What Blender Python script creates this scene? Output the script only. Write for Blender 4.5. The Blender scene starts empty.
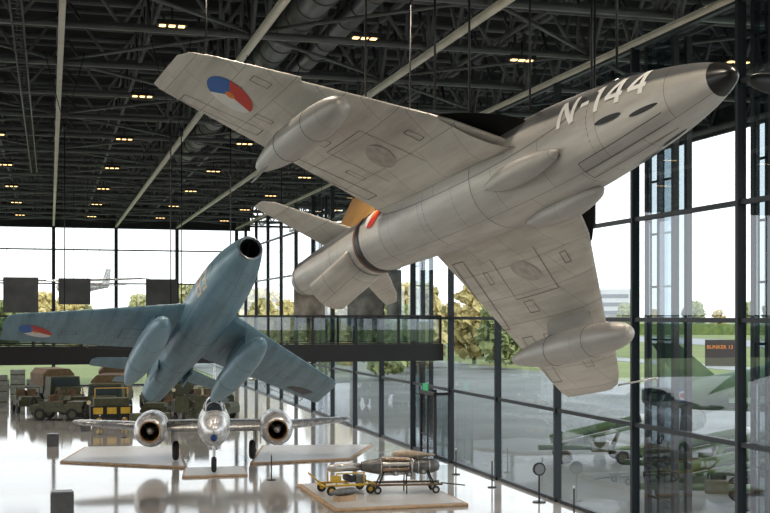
import bpy, bmesh, math, random
import numpy as np
from mathutils import Vector, Matrix, noise
random.seed(7)
SC=bpy.context.scene
COL=SC.collection

# ------------------------------------------------------------------ materials
MATS={}
def principled(name,color,rough=.5,metal=0.0,spec=.5,emis=None,estr=0):
    if name in MATS: return MATS[name]
    m=bpy.data.materials.new(name); m.use_nodes=True
    b=m.node_tree.nodes['Principled BSDF']
    b.inputs['Base Color'].default_value=(*color,1)
    b.inputs['Roughness'].default_value=rough
    b.inputs['Metallic'].default_value=metal
    b.inputs['Specular IOR Level'].default_value=spec
    if emis:
        b.inputs['Emission Color'].default_value=(*emis,1); b.inputs['Emission Strength'].default_value=estr
    MATS[name]=m
    return m
def noisy(name,c1,c2,scale=2.0,rough=.6,metal=0.0,bump=0.0,detail=6,spec=.5):
    if name in MATS: return MATS[name]
    m=principled(name,c1,rough,metal,spec); nt=m.node_tree; N=nt.nodes; L=nt.links; b=N['Principled BSDF']
    tc=N.new('ShaderNodeTexCoord'); no=N.new('ShaderNodeTexNoise'); no.inputs['Scale'].default_value=scale; no.inputs['Detail'].default_value=detail
    L.new(tc.outputs['Object'],no.inputs['Vector'])
    cr=N.new('ShaderNodeValToRGB'); cr.color_ramp.elements[0].position=.35; cr.color_ramp.elements[1].position=.65
    cr.color_ramp.elements[0].color=(*c1,1); cr.color_ramp.elements[1].color=(*c2,1)
    L.new(no.outputs['Fac'],cr.inputs['Fac']); L.new(cr.outputs['Color'],b.inputs['Base Color'])
    if bump:
        bp=N.new('ShaderNodeBump'); bp.inputs['Strength'].default_value=bump; L.new(no.outputs['Fac'],bp.inputs['Height']); L.new(bp.outputs['Normal'],b.inputs['Normal'])
    return m
def skin(name,base,dark,upper=None,split=.2,rough=.42,metal=.25,bw=.9,bh=.55,line=.75,var=.95):
    """painted aluminium aircraft skin: riveted panel seams, staining, optional darker upper colour"""
    if name in MATS: return MATS[name]
    m=principled(name,base,rough,metal); nt=m.node_tree; N=nt.nodes; L=nt.links; b=N['Principled BSDF']
    tc=N.new('ShaderNodeTexCoord')
    mp=N.new('ShaderNodeMapping'); mp.inputs['Scale'].default_value=(.4,3.0,2.0); L.new(tc.outputs['Object'],mp.inputs['Vector'])
    n1=N.new('ShaderNodeTexNoise'); n1.inputs['Scale'].default_value=1.1; n1.inputs['Detail'].default_value=8; n1.inputs['Roughness'].default_value=.62; L.new(mp.outputs['Vector'],n1.inputs['Vector'])
    cr=N.new('ShaderNodeValToRGB'); cr.color_ramp.elements[0].position=.28; cr.color_ramp.elements[1].position=.60
    cr.color_ramp.elements[0].color=(*dark,1); cr.color_ramp.elements[1].color=(*base,1); L.new(n1.outputs['Fac'],cr.inputs['Fac'])
    br=N.new('ShaderNodeTexBrick'); br.inputs['Scale'].default_value=1; br.inputs['Mortar Size'].default_value=.006; br.inputs['Mortar Smooth'].default_value=.1
    br.inputs['Brick Width'].default_value=bw; br.inputs['Row Height'].default_value=bh
    br.inputs['Color1'].default_value=(1,1,1,1); br.inputs['Color2'].default_value=(var,var,var,1); br.inputs['Mortar'].default_value=(line,line,line,1)
    L.new(tc.outputs['Object'],br.inputs['Vector'])
    src=cr.outputs['Color']
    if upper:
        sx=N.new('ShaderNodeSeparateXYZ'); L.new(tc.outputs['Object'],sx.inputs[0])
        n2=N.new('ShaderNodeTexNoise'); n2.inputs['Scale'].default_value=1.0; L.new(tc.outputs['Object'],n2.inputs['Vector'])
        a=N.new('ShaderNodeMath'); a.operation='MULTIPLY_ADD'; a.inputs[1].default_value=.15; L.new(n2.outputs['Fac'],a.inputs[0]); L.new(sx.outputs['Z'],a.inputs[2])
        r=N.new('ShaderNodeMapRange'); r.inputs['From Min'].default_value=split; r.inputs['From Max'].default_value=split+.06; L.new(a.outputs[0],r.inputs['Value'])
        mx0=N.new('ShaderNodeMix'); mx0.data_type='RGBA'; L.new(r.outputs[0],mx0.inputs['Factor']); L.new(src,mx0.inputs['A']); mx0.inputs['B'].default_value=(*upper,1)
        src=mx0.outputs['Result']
    mx=N.new('ShaderNodeMix'); mx.data_type='RGBA'; mx.blend_type='MULTIPLY'; mx.inputs['Factor'].default_value=1
    L.new(src,mx.inputs['A']); L.new(br.outputs['Color'],mx.inputs['B']); L.new(mx.outputs['Result'],b.inputs['Base Color'])
    n3=N.new('ShaderNodeTexNoise'); n3.inputs['Scale'].default_value=3.0; L.new(tc.outputs['Object'],n3.inputs['Vector'])
    rr=N.new('ShaderNodeMapRange'); rr.inputs['To Min'].default_value=rough-.12; rr.inputs['To Max'].default_value=rough+.12; L.new(n3.outputs['Fac'],rr.inputs['Value']); L.new(rr.outputs[0],b.inputs['Roughness'])
    return m
def glass_mat(name,tint=(.82,.87,.89),lo=.06,hi=.34):
    if name in MATS: return MATS[name]
    m=bpy.data.materials.new(name); m.use_nodes=True; nt=m.node_tree; N=nt.nodes; L=nt.links
    for n in list(N): N.remove(n)
    o=N.new('ShaderNodeOutputMaterial'); t=N.new('ShaderNodeBsdfTransparent'); t.inputs[0].default_value=(*tint,1)
    g=N.new('ShaderNodeBsdfGlossy'); g.inputs['Roughness'].default_value=.01; g.inputs['Color'].default_value=(.85,.92,1,1)
    f=N.new('ShaderNodeLayerWeight'); f.inputs['Blend'].default_value=.5
    p=N.new('ShaderNodeMath'); p.operation='POWER'; p.inputs[1].default_value=2.5; L.new(f.outputs['Facing'],p.inputs[0])
    a=N.new('ShaderNodeMath'); a.operation='MULTIPLY_ADD'; a.inputs[1].default_value=hi; a.inputs[2].default_value=lo; L.new(p.outputs[0],a.inputs[0])
    mx=N.new('ShaderNodeMixShader')
    L.new(a.outputs[0],mx.inputs[0]); L.new(t.outputs[0],mx.inputs[1]); L.new(g.outputs[0],mx.inputs[2]); L.new(mx.outputs[0],o.inputs[0])
    MATS[name]=m; return m

M_black=principled('black_paint',(.012,.012,.014),.45)
M_dark=principled('dark_steel',(.028,.029,.032),.5,.3)
M_void=principled('void',(.004,.004,.004),.9)
M_tyre=noisy('tyre_rubber',(.02,.02,.02),(.035,.035,.035),8,.85)
M_truss=noisy('truss_paint',(.085,.09,.095),(.125,.13,.135),1.5,.42)
M_chord=noisy('pale_chord_paint',(.66,.62,.55),(.76,.72,.64),1.2,.5)
M_glass=glass_mat('facade_glass')
M_rail=glass_mat('railing_glass',(.50,.56,.58),.1,.25)
M_frame=principled('facade_frame',(.028,.035,.042),.45,.4)
M_red=principled('roundel_red',(.55,.035,.02),.5); M_white=principled('roundel_white',(.72,.72,.70),.5)
M_blue=principled('roundel_blue',(.03,.13,.42),.5); M_orange=principled('roundel_orange',(.75,.22,.02),.5)
M_wood=noisy('platform_plywood',(.42,.27,.15),(.55,.38,.23),4,.5)
M_deck=noisy('platform_pale_top',(.50,.495,.49),(.57,.565,.56),3,.3)
M_silver=skin('meteor_silver',(.78,.78,.78),(.60,.60,.61),rough=.28,metal=.45,bw=1.1,bh=.6,line=.55)
M_alu=noisy('bare_aluminium',(.50,.49,.47),(.68,.67,.66),5,.32,.7)
M_olive=noisy('olive_paint',(.05,.055,.03),(.085,.09,.046),5,.6)
M_lgreen=noisy('dull_green_paint',(.05,.10,.045),(.10,.16,.07),1.2,.5)
M_yellow=noisy('yellow_paint',(.62,.38,.03),(.72,.48,.06),5,.45)
M_copper=noisy('burnt_copper_metal',(.25,.15,.09),(.42,.33,.25),6,.35,.8)
M_tan=noisy('brown_canvas',(.13,.085,.045),(.19,.13,.07),4,.8)
M_steel=noisy('trolley_grey_steel',(.12,.12,.12),(.20,.20,.19),5,.4,.5)

# ------------------------------------------------------------------ mesh builder
class B:
    def __init__(s): s.bm=bmesh.new(); s.mats=[]
    def mi(s,m):
        if m not in s.mats: s.mats.append(m)
        return s.mats.index(m)
    def grid(s,rings,mat,closed=True,cap0=True,cap1=True,capmat=None):
        mi=s.mi(mat); cm=s.mi(capmat) if capmat else mi
        vs=[[s.bm.verts.new(p) for p in r] for r in rings]; n=len(rings[0])
        for a,b in zip(vs[:-1],vs[1:]):
            for i in range(n if closed else n-1):
                j=(i+1)%n
                try: f=s.bm.faces.new((a[i],a[j],b[j],b[i])); f.material_index=mi; f.smooth=True
                except ValueError: pass
        if cap0 and closed: f=s.bm.faces.new(vs[0][::-1]); f.material_index=mi
        if cap1 and closed: f=s.bm.faces.new(vs[-1]); f.material_index=cm
        return vs
    def quad(s,pts,mat):
        f=s.bm.faces.new([s.bm.verts.new(p) for p in pts]); f.material_index=s.mi(mat)
    def box(s,c,d,mat,rz=0,taper=1.0):
        mi=s.mi(mat); cx,cy,cz=c; hx,hy,hz=d[0]/2,d[1]/2,d[2]/2; ca,sa=math.cos(rz),math.sin(rz); V=[]
        for dz in (-1,1):
            k=taper if dz>0 else 1
            for dx,dy in ((-1,-1),(1,-1),(1,1),(-1,1)):
                x,y=dx*hx*k,dy*hy*k; V.append(s.bm.verts.new((cx+x*ca-y*sa,cy+x*sa+y*ca,cz+dz*hz)))
        for q in ((3,2,1,0),(4,5,6,7),(0,1,5,4),(1,2,6,5),(2,3,7,6),(3,0,4,7)):
            f=s.bm.faces.new([V[i] for i in q]); f.material_index=mi
    def beam(s,p0,p1,w,h,mat):
        p0=Vector(p0);p1=Vector(p1); d=(p1-p0).normalized(); up=Vector((0,0,1)) if abs(d.z)<.95 else Vector((0,1,0))
        a=d.cross(up).normalized(); b=a.cross(d).normalized()
        s.grid([[p+a*w/2*i+b*h/2*j for i,j in ((-1,-1),(1,-1),(1,1),(-1,1))] for p in (p0,p1)],mat)
    def cyl(s,p0,p1,r0,mat,r1=None,n=16,capmat=None):
        r1=r0 if r1 is None else r1; p0=Vector(p0);p1=Vector(p1); d=(p1-p0).normalized()
        up=Vector((0,0,1)) if abs(d.z)<.9 else Vector((1,0,0)); a=d.cross(up).normalized(); b=a.cross(d)
        s.grid([[p+(a*math.cos(t)+b*math.sin(t))*r for t in [2*math.pi*i/n for i in range(n)]] for p,r in ((p0,r0),(p1,r1))],mat,capmat=capmat)
    def torus(s,c,axis,R,r,mat,n=28,k=8):
        c=Vector(c); d=Vector(axis).normalized(); up=Vector((0,0,1)) if abs(d.z)<.9 else Vector((1,0,0)); a=d.cross(up).normalized(); b=a.cross(d)
        rings=[]
        for i in range(n+1):
            t=2*math.pi*i/n; rd=a*math.cos(t)+b*math.sin(t)
            rings.append([c+rd*(R+r*math.cos(u))+d*r*math.sin(u) for u in [2*math.pi*j/k for j in range(k)]])
        s.grid(rings,mat,cap0=False,cap1=False)
    def loft(s,secs,mat,n=36,sub=4,cap0=True,cap1=True,capmat=None):
        S=[tuple(q) for q in secs]; out=[]
        for i in range(len(S)-1):
            p0=S[max(i-1,0)];p1=S[i];p2=S[i+1];p3=S[min(i+2,len(S)-1)]
            for k in range(sub):
                t=k/sub; q=[]
                for c in range(5):
                    m1=(p2[c]-p0[c])/max(1e-6,abs(p2[0]-p0[0]))*abs(p2[0]-p1[0]) if c else (p2[0]-p1[0])
                    m2=(p3[c]-p1[c])/max(1e-6,abs(p3[0]-p1[0]))*abs(p2[0]-p1[0]) if c else (p2[0]-p1[0])
                    q.append((2*t**3-3*t*t+1)*p1[c]+(t**3-2*t*t+t)*m1+(-2*t**3+3*t*t)*p2[c]+(t**3-t*t)*m2)
                out.append(q)
        out.append(S[-1])
        s.grid([[(q[0],q[1]+max(q[3],.003)*math.cos(a),q[2]+max(q[4],.003)*math.sin(a)) for a in [2*math.pi*i/n for i in range(n)]] for q in out],mat,cap0=cap0,cap1=cap1,capmat=capmat)
    def wheel(s,c,axis,R,w,hub=None):
        c=Vector(c);a=Vector(axis).normalized()
        s.torus(c,axis,R-w/2,w/2,M_tyre,n=24,k=8); s.cyl(c-a*w*.3,c+a*w*.3,R-w*.55,hub or M_alu,n=20)
    def done(s,name,parent=None,label=None,category=None,kind=None,group=None,sharp=35,loc=None):
        bm=s.bm; bmesh.ops.recalc_face_normals(bm,faces=bm.faces)
        for e in bm.edges:
            if len(e.link_faces)==2 and e.calc_face_angle(0)>math.radians(sharp): e.smooth=False
        me=bpy.data.meshes.new(name); bm.to_mesh(me); bm.free()
        for m in s.mats: me.materials.append(m)
        return put(name,me,parent,label,category,kind,group,loc)
def put(name,me,parent=None,label=None,category=None,kind=None,group=None,loc=None):
    ob=bpy.data.objects.new(name,me); COL.objects.link(ob)
    if parent: ob.parent=parent
    if loc: ob.location=loc
    tag(ob,label,category,kind,group); return ob
def tag(ob,label=None,category=None,kind=None,group=None):
    if label: ob['label']=label
    if category: ob['category']=category
    if kind: ob['kind']=kind
    if group: ob['group']=group
def empty(name,label,category,loc=(0,0,0),rz=0,group=None,mat=None):
    e=bpy.data.objects.new(name,None); COL.objects.link(e); e.empty_display_size=.3
    if mat is not None: e.matrix_world=mat
    else: e.location=loc; e.rotation_euler=(0,0,rz)
    tag(e,label,category,None,group); return e
def copy_thing(src,loc,rz=0,label=None,scale=1):
    o=src.copy(); COL.objects.link(o); o.location=loc; o.rotation_euler=(0,0,rz); o.scale=(scale,)*3
    if label:o['label']=label
    for c in list(src.children):
        k=c.copy(); COL.objects.link(k); k.parent=o; k.matrix_parent_inverse=c.matrix_parent_inverse.copy()
    return o
def yt(c): return 5*(.2969*math.sqrt(c)-.126*c-.3516*c*c+.2843*c**3-.1036*c**4)
CS=[.5*(1-math.cos(math.pi*i/14)) for i in range(15)]
def wing(stations,mat,axis='y',side=1,b=None):
    b=b or B(); rings=[]
    for (y,xl,xt,z,t) in stations:
        ch=xl-xt; r=[]
        for c in CS: r.append((xl-c*ch,+t*ch*yt(c)))
        for c in CS[-2:0:-1]: r.append((xl-c*ch,-t*ch*yt(c)*.9))
        rings.append([((x,side*y,z+h) if axis=='y' else (x,h+z,y)) for x,h in r])
    b.grid(rings,mat); return b
def low_z(stations,x,y):
    for a,c in zip(stations[:-1],stations[1:]):
        if a[0]<=y<=c[0]:
            k=(y-a[0])/(c[0]-a[0]); q=[a[i]+(c[i]-a[i])*k for i in range(5)]
            ch=q[1]-q[2]; cc=min(max((q[1]-x)/ch,0),1); return q[3]-q[4]*ch*yt(cc)*.9
    return 0
def roundel(stations,cx,cy,R,side,parent,rot=0):
    b=B(); NR,NA=10,48; P={}
    for i in range(NR+1):
        for j in range(NA):
            r=R*i/NR; a=2*math.pi*j/NA; x=cx+r*math.cos(a); y=cy+r*math.sin(a)
            P[i,j]=b.bm.verts.new((x,side*y,low_z(stations,x,y)-.008))
    for i in range(NR):
        for j in range(NA):
            k=(j+1)%NA; ang=(2*math.pi*(j+.5)/NA+rot)%(2*math.pi)
            m=M_orange if i<2 else (M_white if ang<2.094 else (M_red if ang<4.189 else M_blue))
            try: f=b.bm.faces.new((P[i,j],P[i,k],P[i+1,k],P[i+1,j])); f.material_index=b.mi(m)
            except ValueError: pass
    return b.done('roundel',parent,'red, white and blue roundel with orange centre')
def text_geo(body,size=1.0):
    cu=bpy.data.curves.new('t','FONT'); cu.body=body; cu.size=size; cu.offset=.012*size; cu.resolution_u=4
    ob=bpy.data.objects.new('t',cu); COL.objects.link(ob); dg=bpy.context.evaluated_depsgraph_get()
    me=bpy.data.meshes.new_from_object(ob.evaluated_get(dg)); bpy.data.objects.remove(ob)
    bm=bmesh.new(); bm.from_mesh(me); bpy.data.meshes.remove(me); return bm

# ------------------------------------------------------------------ camera (eye 6.2 m above the hall floor)
FPX=1200.0; ANG=math.atan(335/FPX); CA,SA=math.cos(ANG),math.sin(ANG); EYE=6.2
cam=bpy.data.cameras.new('camera'); co=bpy.data.objects.new('camera',cam); COL.objects.link(co)
co.location=(0,0,EYE); co.rotation_euler=(math.pi/2,0,-ANG); cam.sensor_width=36; cam.lens=36*FPX/770; cam.shift_y=(315-256.5)/770
cam.clip_end=3000; SC.camera=co
C3=Matrix(((CA,SA,0),(-SA,CA,0),(0,0,1)))
def pose(p,R):
    Rm=Matrix(R); x=Vector(Rm.col[0]).normalized(); z=x.cross(Vector(Rm.col[1])).normalized(); y=z.cross(x)
    Q=Matrix((x,y,z)).transposed(); W=(C3@Q).to_4x4(); W.translation=C3@Vector(p)+Vector((0,0,EYE)); return W

# ------------------------------------------------------------------ grey swept-wing jet
HM=pose((4.40,14.24,3.03),((.451,.770,.451),(-.877,.288,.386),(.167,-.569,.805)))
hskin=skin('hunter_skin',(.66,.63,.575),(.46,.43,.385),line=.5,var=.94,rough=.48,metal=.12,bw=1.1,bh=.7)
htank=skin('hunter_tank_skin',(.50,.485,.455),(.36,.345,.32),line=.7,var=.97,rough=.42,metal=.15,bw=1.6,bh=2)
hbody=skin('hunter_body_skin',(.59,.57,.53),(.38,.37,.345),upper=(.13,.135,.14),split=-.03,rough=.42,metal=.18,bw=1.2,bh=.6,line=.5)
jet=empty('fighter_jet','grey swept-wing fighter jet with black nose suspended by cables','aircraft',mat=HM)
HF=[(-.60,0,-.04,.215,.22),(-.9,0,-.03,.31,.32),(-1.4,0,-.02,.42,.45),(-2.1,0,0,.53,.58),(-3,0,0,.63,.71),(-4,0,0,.70,.77),(-5.5,0,0,.73,.78),(-7.5,0,0,.68,.71),(-9,0,0,.60,.61),(-10.3,0,0,.55,.55),(-12,0,0,.48,.48),(-13,0,0,.42,.42),(-13.4,0,0,.38,.38)]
HX=[-q[0] for q in HF]; HY=[q[3] for q in HF]; HZ=[q[4] for q in HF]
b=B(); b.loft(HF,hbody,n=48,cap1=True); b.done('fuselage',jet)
b=B(); b.loft([(-.30,0,-.06,.02,.02),(-.33,0,-.06,.075,.075),(-.40,0,-.055,.125,.125),(-.50,0,-.045,.175,.18),(-.60,0,-.04,.217,.222)],principled('radome_black',(.012,.012,.013),.3),n=40); b.done('radome',jet,'glossy black nose cone')
b=B(); b.loft([(-1.9,0,.45,.05,.05),(-2.4,0,.55,.28,.3),(-3.0,0,.62,.33,.36),(-3.8,0,.62,.3,.3),(-4.6,0,.6,.12,.14)],principled('canopy_perspex',(.03,.04,.05),.08),n=28); b.done('canopy',jet,'dark glossy cockpit canopy')
HW=[(.4,-4.2,-8.65,-.1,.09),(.75,-4.5,-8.75,-.1,.09),(1.45,-4.97,-8.97,-.1,.085),(3.4,-6.80,-9.60,-.12,.075),(3.45,-6.70,-9.62,-.12,.075),(4.7,-7.93,-10.03,-.13,.07),(5.0,-8.3,-10.12,-.13,.06),(5.13,-8.65,-10.08,-.13,.03)]
def flap_marks(stations,side,parent,pts,name='access_panel'):
    mm=principled('panel_line',(.09,.085,.08),.6)
    for (x0,x1,y0,y1,w) in pts:
        b=B()
        def strip(xa,ya,xb,yb):
            n=10; d=Vector((xb-xa,yb-ya,0)); nn=Vector((-d.y,d.x,0)).normalized()*w/2
            A=[];C=[]
            for i in range(n+1):
                x=xa+(xb-xa)*i/n;y=ya+(yb-ya)*i/n
                A.append((x+nn.x,side*(y+nn.y),low_z(stations,x+nn.x,y+nn.y)-.007)); C.append((x-nn.x,side*(y-nn.y),low_z(stations,x-nn.x,y-nn.y)-.007))
            b.grid([A,C],mm,closed=False)
        k=-(y1-y0)*.55
        strip(x0,y0,x1,y0); strip(x0+k,y1,x1+k,y1); strip(x0,y0,x0+k,y1); strip(x1,y0,x1+k,y1)
        b.done(name,parent)
RIBX=principled('air_brake_rib',(.26,.25,.23),.5)
for sd in (-1,1):
    w=wing(HW,hskin,side=sd); wo=w.done('wing',jet)
    flap_marks(HW,sd,wo,[(-8.2,-8.6,1.0,2.9,.018),(-8.85,-9.2,3.2,4.6,.016),(-7.6,-7.9,2.3,2.6,.013),(-7.3,-7.5,3.7,4.0,.012),(-8.0,-8.25,4.0,4.3,.012),(-6.0,-7.35,1.0,2.2,.012),(-5.6,-5.75,1.5,1.75,.012),(-7.9,-8.05,1.4,1.7,.012),(-8.3,-8.45,3.2,3.5,.012)])
    b=B(); mm=noisy('scuffed_panel',(.38,.355,.32),(.50,.475,.43),7,.5,.1)
    P=[(-6.9+.33*math.cos(t),1.62+.27*math.sin(t)) for t in [2*math.pi*i/20 for i in range(20)]]
    b.quad([(x,sd*y,low_z(HW,x,y)-.010) for x,y in P],mm); b.done('wheel_bay',wo,'slightly darker round wheel bay cover')
    if sd<0: roundel(HW,-8.5,4.05,.45,sd,wo,rot=3.84)
    # wing-root intake
    b=B(); rings=[]
    for (k,sc) in ((0,1.0),(.35,1.04),(1.0,.9),(2.0,.75),(3.2,.5)):
        r=[]
        for i in range(32):
            t=2*math.pi*i/32; cc=math.cos(t); ss=math.sin(t); yy=1.08+.54*cc*(1 if k<1 else .9)
            hh=.25*(1-.55*cc)
            r.append((-3.95-(yy-.5)*1.05-k,sd*yy,-.08+hh*sc*math.copysign(abs(ss)**.8,ss)))
        rings.append(r)
    b.grid(rings,hskin,cap0=False,cap1=False)
    inner=[[(x,y,z) for x,y,z in rings[0]],[(x-.12,sd*(1.08+(abs(y)-1.08)*.94),-.08+(z+.08)*.88) for x,y,z in rings[0]],[(x-.7,sd*(1.08+(abs(y)-1.08)*.8),-.08+(z+.08)*.7) for x,y,z in rings[0]]]
    b.grid(inner,M_void,cap0=False,cap1=True); b.done('air_intake',jet,'black wing root air intake opening')
    # drop tank
    b=B(); b.loft([(-5.12,0,0,.04,.04),(-5.15,0,0,.10,.10),(-5.3,0,0,.18,.18),(-5.7,0,0,.25,.25),(-6.4,0,0,.285,.285),(-7.2,0,0,.275,.275),(-7.8,0,0,.22,.22),(-8.3,0,0,.14,.14),(-8.5,0,0,.08,.08),(-8.55,0,0,.03,.03)],htank,n=32)
    TY=2.95
    for v in b.bm.verts: v.co.y+=sd*TY; v.co.z-=.95
    tk=b.done('drop_tank',jet,'grey cigar-shaped underwing fuel tank on a pylon')
    b=wing([(-.85,-6.1,-7.5,sd*TY,.05),(-.2,-6.7,-8.0,sd*TY,.05)],htank,axis='z'); b.done('pylon',tk)
    for x in (-6.1,-7.2): b=B(); b.torus((x,sd*TY,-.95),(1,0,0),.274,.008,MATS['panel_line'],k=4); b.done('tank_band',tk)
    if sd<0:
        b=B(); b.grid([[(-7.8,-TY-.01,-1.08),(-8.15,-TY-.01,-1.03),(-8.35,-TY-.01,-1.35),(-8.1,-TY-.01,-1.35)],[(-7.8,-TY+.01,-1.08),(-8.15,-TY+.01,-1.03),(-8.35,-TY+.01,-1.35),(-8.1,-TY+.01,-1.35)]],htank); b.done('tank_fin',tk)
    TP=[(.2,-11.2,-12.75,.55,.08),(1.65,-12.6,-13.4,.6,.07),(1.85,-12.95,-13.45,.6,.03)]
    wing(TP,hskin,side=sd).done('tailplane',jet)
    b=B(); b.loft([(-3.10,sd*.44,-.60,.02,.02),(-3.2,sd*.44,-.63,.09,.08),(-3.6,sd*.45,-.67,.165,.15),(-4.0,sd*.46,-.69,.185,.175),(-4.5,sd*.45,-.68,.15,.15),(-4.98,sd*.44,-.65,.03,.05)],htank,n=24)
    b.done('gun_blister',jet,'grey teardrop blister under the fuselage')
    for k,(gx,th) in enumerate(((-1.55,50),(-2.15,40))):
        b=B(); th=math.radians(th); r=[]
        for i in range(20):
            t=2*math.pi*i/20; x=gx+.24*math.cos(t); tt=th+.07*math.sin(t)
            ry=np.interp(-x,HX,HY)+.012; rz=np.interp(-x,HX,HZ)+.012
            r.append((x,sd*ry*math.cos(tt),-rz*math.sin(tt)-.01))
        b.quad(r,M_black); b.done('gun_port',jet,'black oval gun port')
b=B(); mm=MATS['panel_line']
def belly(x,y,off=.010):
    ry=np.interp(-x,HX,HY); rz=np.interp(-x,HX,HZ); return (x,y,-rz*math.sqrt(max(0,1-(y/ry)**2))-off-.014)
for y0 in (-.16,0,.16): b.grid([[belly(-1.3-.1*i,y0-.006) for i in range(17)],[belly(-1.3-.1*i,y0+.006) for i in range(17)]],mm,closed=False)
for x0 in (-1.3,-2.9): b.grid([[belly(x0,-.16+.032*i) for i in range(11)],[belly(x0-.012,-.16+.032*i) for i in range(11)]],mm,closed=False)
b.done('nose_gear_door',jet)
for x0 in (-2.55,-3.45,-5.4,-7.0,-8.8,-11.2):
    b=B(); ry=np.interp(-x0,HX,HY)+.006; rz=np.interp(-x0,HX,HZ)+.006
    b.grid([[(x,ry*math.cos(a),rz*math.sin(a)) for a in [math.radians(150+240*i/30) for i in range(31)]] for x in (x0,x0-.011)],mm,closed=False); b.done('panel_seam',jet)
b=wing([(.35,-10.0,-13.2,0,.08),(.8,-10.9,-13.3,0,.08),(2.2,-12.6,-13.7,0,.07),(2.35,-12.9,-13.75,0,.03)],noisy('fin_ochre',(.27,.15,.05),(.35,.20,.07),2,.5),axis='z'); b.done('fin',jet,'orange-brown painted tail fin')
b=B(); b.loft([(-9.74,0,0,.592,.592),(-9.9,0,0,.583,.583)],M_black,cap0=False,cap1=False,n=48); b.loft([(-9.92,0,0,.583,.583),(-9.99,0,0,.577,.577)],principled('band_rust',(.22,.06,.02),.5),cap0=False,cap1=False,n=48); b.done('fuselage_band',jet,'black and rust coloured fuselage band')
b=B(); b.loft([(-13.35,0,0,.40,.40),(-13.6,0,0,.34,.34)],M_alu,cap1=False,cap0=False); b.loft([(-13.6,0,0,.34,.34),(-13.3,0,0,.30,.30)],M_void); b.done('exhaust_nozzle',jet)
b=B(); pl=[]
for k in range(6):
    s_=k/5*1.35
    pl.append([(-10.25-s_*.85,.55*math.sin(a)*1.02,-.54*math.cos(a)-.02-s_*.40) for a in [(-.8+1.6*i/14) for i in range(15)]])
b.grid(pl,hskin,closed=False)
for i in range(1,8): b.grid([[(-10.3-s_*.85,.55*math.sin(a)*1.03,-.545*math.cos(a)-.035-s_*.40) for s_ in (0,.6,1.3)] for a in (-.8+i*.2-.015,-.8+i*.2+.015)],RIBX,closed=False)
ab=b.done('air_brake',jet,'pale ribbed air brake panel hinged open')
sm=ab.modifiers.new('s','SOLIDIFY'); sm.thickness=.03
b=B(); b.cyl((-10.9,0,-.5),(-11.0,0,-.85),.04,M_alu); b.done('strut',ab)
# block lettering wrapped on the fuselage side: strokes in a unit-high cell
GL={'N':(.72,[((0.08,0),(.08,1)),((.64,0),(.64,1)),((.08,1),(.64,0))]),'-':(.42,[((.05,.48),(.37,.48))]),
    '1':(.30,[((.16,0),(.16,1)),((.0,.82),(.13,.94))]),'4':(.68,[((.50,0),(.50,1)),((.02,.30),(.66,.30)),((.05,.30),(.47,.98))]),
    '8':(.62,[((.08,.08),(.08,.92)),((.54,.08),(.54,.92)),((.0,.06),(.62,.06)),((.0,.5),(.62,.5)),((.0,.94),(.62,.94))]),'3':(.62,[((.54,.06),(.54,.94)),((.0,.06),(.62,.06)),((.12,.5),(.62,.5)),((.0,.94),(.62,.94))])}
def lettering(body,x0,L,th0,h,sections,parent,mat,side=-1,name='lettering',label=None,w=.16,slope=0):
    tot=sum(GL[c][0]+.16 for c in body)-.16; k=L/tot; b=B(); ux=0
    X=[-q[0] for q in sections];RY=[q[3] for q in sections];RZ=[q[4] for q in sections]
    def P(u,v):
        x=x0+u*k; ry=np.interp(-x,X,RY)+.018; rz=np.interp(-x,X,RZ)+.018; th=math.radians(th0+slope*u/tot)+(v-.5)*h/ry
        return (x,side*ry*math.cos(th),rz*math.sin(th))
    for c in body:
        for (p,q) in GL[c][1]:
            d=Vector((q[0]-p[0],q[1]-p[1])); n=Vector((-d.y,d.x)).normalized()*w/2; A=[];C=[]
            for i in range(9):
                u=p[0]+d.x*i/8; v=p[1]+d.y*i/8
                A.append(P(ux+u+n.x,v+n.y)); C.append(P(ux+u-n.x,v-n.y))
            b.grid([A,C],mat,closed=False)
        ux+=GL[c][0]+.16
    return b.done(name,parent,label)
lettering('N-144',-3.15,1.66,-9,.40,HF,jet,principled('letter_white',(.92,.92,.90),.5),label='serial number N-144 in white letters',slope=10)
b=B()
for i in range(8):
    for j in range(36):
        q=[]
        for (ii,jj) in ((i,j),(i,j+1),(i+1,j+1),(i+1,j)):
            r=.32*ii/8; a=2*math.pi*jj/36; x=-9.2+r*math.cos(a); th=.1+r*math.sin(a)/.6; R_=np.interp(-x,HX,HY)+.012
            q.append((x,-R_*math.cos(th),R_*math.sin(th)))
        a=2*math.pi*(j+.5)/36; m=M_orange if i<3 else (M_blue if a<2.1 else (M_white if a<4.2 else M_red))
        b.quad(q,m)
b.done('roundel',jet,'red, white and blue roundel with orange centre')
b=B(); b.cyl((-8.35,5.05,-.13),(-7.2,5.05,-.13),.018,M_alu,n=8); b.done('pitot_probe',jet)

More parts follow.
